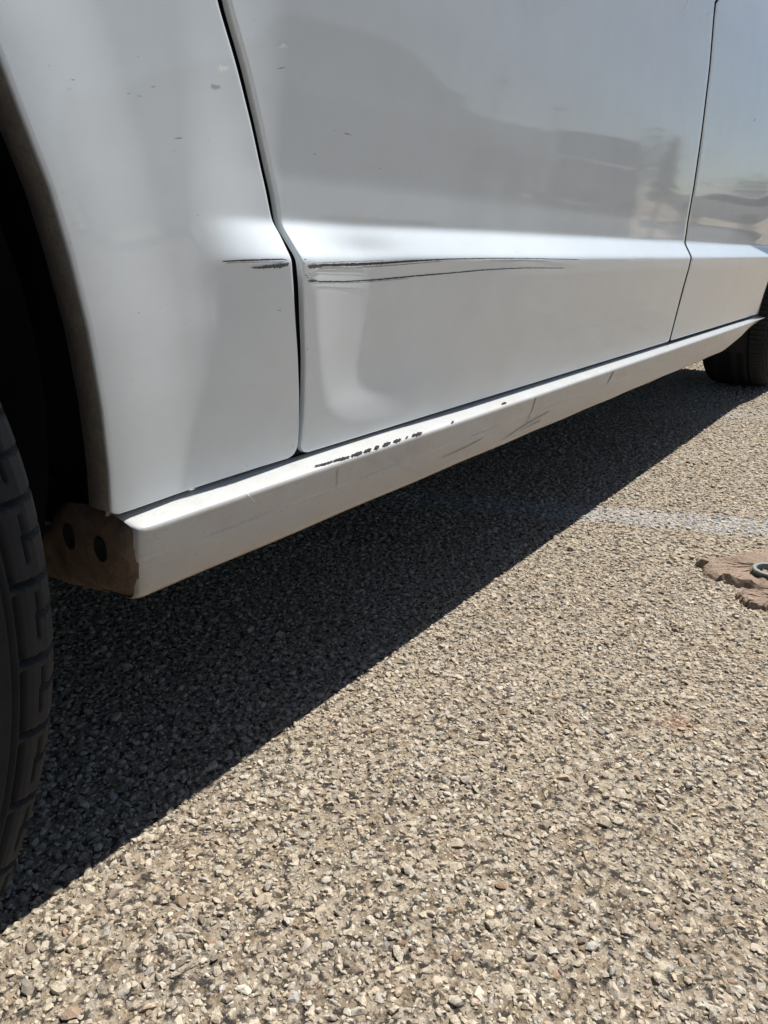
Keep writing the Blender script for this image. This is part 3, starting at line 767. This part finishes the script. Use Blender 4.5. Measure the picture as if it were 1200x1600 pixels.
for (pp, w) in (([(838, 618), (832, 638), (822, 662)], 1.3), ([(860, 641), (820, 664), (780, 690)], 1.3), ([(846, 656), (812, 673)], 1.0), ([(756, 683), (725, 700), (690, 716)], 1.3), ([(527, 730), (525, 766)], 1.0),
                ([(960, 578), (948, 600)], 1.6)):
    ribbon('hairline_scratch', pp, [w, w, w * .6], M_HAIRL, rhit, off=-0.0006, jag=.4, parent=ROCKER, seed=11)
ribbon('hairline_scratch', [(384, 769), (390, 776), (400, 786)], [1.6, 1.6, .8], M_WHITE, rhit, off=-0.0006, jag=.4, parent=ROCKER, seed=12)
for (c, s, par, sd2) in (((347, 107), 9, FENDER, 21), ((440, 73), 7, FDOOR, 22)):
    ribbon('bird_lime', [(c[0] - s, c[1] + 1), (c[0], c[1] - 1), (c[0] + s, c[1])], [4, 10, 4], M_WHITE, hitd, off=-0.0012, jag=.95, parent=par, seed=sd2, step=1.6)
for i, (u, v, ln, sl) in enumerate(((212, 150, 9, .1), (235, 137, 8, -.3), (270, 217, 16, -.1), (197, 147, 6, -.2), (108, 125, 10, .0), (432, 108, 14, -.2), (537, 208, 12, .3), (488, 240, 6, .3), (590, 262, 5, .6), (433, 485, 6, 0), (306, 335, 4, .5))):
    ribbon('scuff', [(u, v), (u + ln, v + ln * sl)], [1.0, 1.5, 1.0], M_HAIRL, hitd, off=-0.0006, jag=.7, parent=FENDER if u < 400 else FDOOR, seed=40 + i, step=1.5)
for i, (u, v, du, dv) in enumerate(((1062, 22, 16, -20), (1068, 14, 10, -16), (1104, 30, 5, -12), (1066, 165, 4, -5), (1178, 190, 3, -6))):
    ribbon('scuff', [(u, v), (u + du, v + dv)], [1.2, 1.6, 1.0], M_WHITE, hitd, off=-0.0006, jag=.5, parent=FDOOR if u < 1090 else RDOOR, seed=60 + i, step=1.5)

# ------------------------------------------------------------------ broken concrete pad with a pipe stub
def pad_mat():
    t = NT('brown_concrete'); pos = t.n('ShaderNodeNewGeometry').outputs['Position']
    n1 = t.noise(30, 6, 0.65, vec=pos); n2 = t.noise(260, 5, 0.7, vec=pos)
    c = t.mix(t.ramp(n1.outputs['Fac'], [(0.3, 0.0), (0.7, 1.0)]), (0.27, 0.195, 0.145), (0.36, 0.275, 0.21))
    c = t.mix(t.ramp(n2.outputs['Fac'], [(0.36, 0.8), (0.5, 0.0)]), c, (0.14, 0.095, 0.065))
    c = t.mix(t.ramp(n2.outputs['Fac'], [(0.58, 0.0), (0.72, 0.6)]), c, (0.52, 0.43, 0.34))
    t.set(Base_Color=c, Roughness=0.95, Specular_IOR_Level=0.2); t.bump(n2.outputs['Fac'], 0.8, 0.004); return t.m
M_PAD = pad_mat()
def chunk(name, pix, h, seed):
    r = np.random.default_rng(seed); ring = []
    for k in range(len(pix)):
        a, b = pix[k], pix[(k + 1) % len(pix)]
        for t in np.linspace(0, 1, 7)[:-1]:
            x, y = on_ground(a[0] + (b[0] - a[0]) * t, a[1] + (b[1] - a[1]) * t, h); ring.append((x + r.normal(0, .0032), y + r.normal(0, .0032)))
    ring = np.array(ring); c = ring.mean(0); n = len(ring); V = []; F = []
    for (k, z) in ((1.08, -0.012), (1.05, 0.1 * h), (1.02, 0.6 * h), (0.97, 0.92 * h), (0.90, h), (0.7, h), (0.45, h), (0.2, h)):
        for p in ring:
            q = c + (p - c) * k; V.append((q[0], q[1], z + (r.normal(0, .0011) if k < 1.03 else 0) + (0.0025 * math.sin(q[0] * 60 + seed) * math.sin(q[1] * 52) if k < 1 else 0)))
    for j in range(7):
        for i in range(n): F.append((j * n + i, j * n + (i + 1) % n, (j + 1) * n + (i + 1) % n, (j + 1) * n + i))
    F.append(tuple(7 * n + i for i in range(n)))
    return mesh_obj(name, V, F, M_PAD, None, False)
tag(chunk('concrete_pad', [(1094, 876), (1135, 868), (1215, 853), (1300, 862), (1320, 905), (1225, 918), (1160, 908), (1112, 893)], 0.0095, 1), 'low reddish brown lump of broken concrete beside the faded paint line', 'concrete lump')
tag(chunk('concrete_fragment', [(1150, 925), (1178, 918), (1230, 925), (1290, 935), (1280, 957), (1205, 946), (1168, 940)], 0.009, 5), 'thin brown concrete crumb lying along the low broken lump', 'concrete fragment')
px, py = on_ground(1206, 884, 0.022)
ps = empty('pipe_stub', (px, py, -0.003)); tag(ps, 'short pale metal pipe stub with a dark bore set in the brown concrete lump', 'pipe')
def lathe(name, prof, mat, parent, n=40):
    V = [(r * math.cos(2 * math.pi * i / n), r * math.sin(2 * math.pi * i / n), z) for r, z in prof for i in range(n)]
    F = [(j * n + i, j * n + (i + 1) % n, (j + 1) * n + (i + 1) % n, (j + 1) * n + i) for j in range(len(prof) - 1) for i in range(n)]
    return mesh_obj(name, V, F, mat, parent)
lathe('rim', [(.0225, -.01), (.0225, .016), (.0245, .017), (.0250, .0185), (.0245, .020), (.0200, .0205), (.0192, .019), (.0190, .004)], grimy('weathered_metal', (.30, .32, .30), (.16, .17, .16), 200, .5), ps)
lathe('bore', [(.0192, .006), (.0100, .005), (.0004, .0045)], M_BLACK, ps)

# ------------------------------------------------------------------ across the lot: what the door's paint mirrors
def recolour(o, m):
    for sl in o.material_slots:
        if sl.material in (M_PAINT, M_ROCKER): sl.link = 'OBJECT'; sl.material = m
def copy_car(loc, rz, mat, label):
    r = car.copy(); COL.objects.link(r); r.location = (loc[0], loc[1], LIFT * loc[2]); r.scale = (loc[2],) * 3; r.rotation_euler = (0, 0, rz); r['label'] = label
    for ch in car.children:
        c = ch.copy(); COL.objects.link(c); c.parent = r; recolour(c, mat)
        for g2 in ch.children:
            if g2.name.split('.')[0] in ('scratch', 'scrape', 'scuff', 'bird_lime', 'paint_chip', 'hairline_scratch'): continue
            d = g2.copy(); COL.objects.link(d); d.parent = c; recolour(d, mat)
    r['group'] = 'cars parked across the lot'
    return r
copy_car((8.0, -5.6, 1.12), math.radians(212), car_paint('slate_grey_paint', (0.28, 0.28, 0.30)), 'slate grey parked car mirrored in the white front door')
copy_car((15.5, -5.4, 1.0), math.radians(160), car_paint('plum_paint', (0.09, 0.05, 0.07)), 'plum parked car mirrored in the door behind the slate grey one')
copy_car((42.0, -9.0, 1.0), math.radians(95), car_paint('silver_paint', (0.6, 0.61, 0.62)), 'silver parked car far across the lot beyond the shade umbrella')
M_BARK = plain('bark', (0.09, 0.065, 0.045), 0.9); M_POLE = plain('pole_wood', (0.13, 0.10, 0.08), 0.9)
def leaf_mat(name, a, b):
    t = NT(name); c = t.mix(t.ramp(t.noise(3, 4, vec=t.n('ShaderNodeNewGeometry').outputs['Position']).outputs['Fac'], [(.3, 0.), (.7, 1.)]), a, b); t.set(Base_Color=c, Roughness=.7); return t.m
def tree(loc, h, rw, conical, mat, label, seed):
    r = np.random.default_rng(seed); root = empty('tree', (loc[0], loc[1], 0)); tag(root, label, 'tree')
    n = 10; V = []; F = []
    for j, (rad, z) in enumerate(((.05 * h * .5, -.1), (.018 * h, .3 * h), (.008 * h, .75 * h))):
        for i in range(n): V.append((rad * math.cos(6.283 * i / n), rad * math.sin(6.283 * i / n), z))
    F = [(j * n + i, j * n + (i + 1) % n, (j + 1) * n + (i + 1) % n, (j + 1) * n + i) for j in range(2) for i in range(n)]
    mesh_obj('trunk', V, F, M_BARK, root)
    V = []; F = []; N = 1500; cl = r.normal(size=(14, 3)) * (rw * .45, rw * .45, h * .16) + (0, 0, h * .68)
    for k in range(N):
        if conical:
            t = r.uniform(.08, 1) ; a = r.uniform(0, 6.283); q = rw * (1 - t) ** .7 * r.uniform(.4, 1); p = np.array([q * math.cos(a), q * math.sin(a), .06 * h + t * h * .94])
        else:
            d = r.normal(size=3); d /= np.linalg.norm(d); p = cl[r.integers(14)] + d * rw * r.uniform(.2, .5) * (1, 1, .8)
        u = r.normal(size=3); u /= np.linalg.norm(u); w = np.cross(u, r.normal(size=3)); w /= np.linalg.norm(w); l = .035 * h * r.uniform(.6, 1.2)
        b = len(V); V += [p - u * l, p + w * l * .45, p + u * l, p - w * l * .45]; F.append((b, b + 1, b + 2, b + 3))
    mesh_obj('crown', V, F, mat, root, False)
LG, LD = leaf_mat('yellow_green_leaves', (.10, .13, .03), (.16, .17, .05)), leaf_mat('dull_green_leaves', (.045, .06, .03), (.08, .09, .05))
tree((39, -11.2), 3.6, .8, True, LG, 'slim yellow green conical tree mirrored between the two doors', 1)
tree((62, -20.5), 4.6, 3.4, False, LD, 'broad dull green tree behind the slim conical one', 2)
tree((80, -15.5), 4.2, 3.8, False, LD, 'low spreading green tree beyond the silver parked car', 3)
def pole(loc, h, label):
    root = empty('utility_pole', (loc[0], loc[1], 0)); tag(root, label, 'utility pole')
    o = lathe('mast', [(.14, -.2), (.13, h * .5), (.10, h), (.001, h)], M_POLE, root, 12)
    v, f = box_vf(-.06, .06, -1.1, 1.1, h - .75, h - .62); mesh_obj('crossarm', v, f, M_POLE, root, False)
    for y in (-.95, -.5, .5, .95):
        q = lathe('insulator', [(.05, h - .62), (.06, h - .5), (.03, h - .42), (.001, h - .42)], M_LAMP, root, 8); q.location = (0, y, 0)
pole((62, -34), 8.6, 'tall wooden utility pole with crossarm behind the slate grey car')
pole((74, -34), 8.2, 'wooden utility pole with crossarm farther along behind the plum car')
um = empty('shade_umbrella', (38.0, -5.2, 0)); tag(um, 'tan shade umbrella on a slim post across the lot', 'umbrella')
lathe('post', [(.03, 0), (.025, 2.45), (.001, 2.5)], M_RIM, um, 12); lathe('foot', [(.28, 0), (.28, .06), (.05, .09)], M_POLE, um, 24)
lathe('canopy', [(1.05, 2.05), (1.03, 2.09), (.55, 2.30), (.02, 2.48)], plain('tan_canvas', (.50, .42, .30), .9), um, 8)
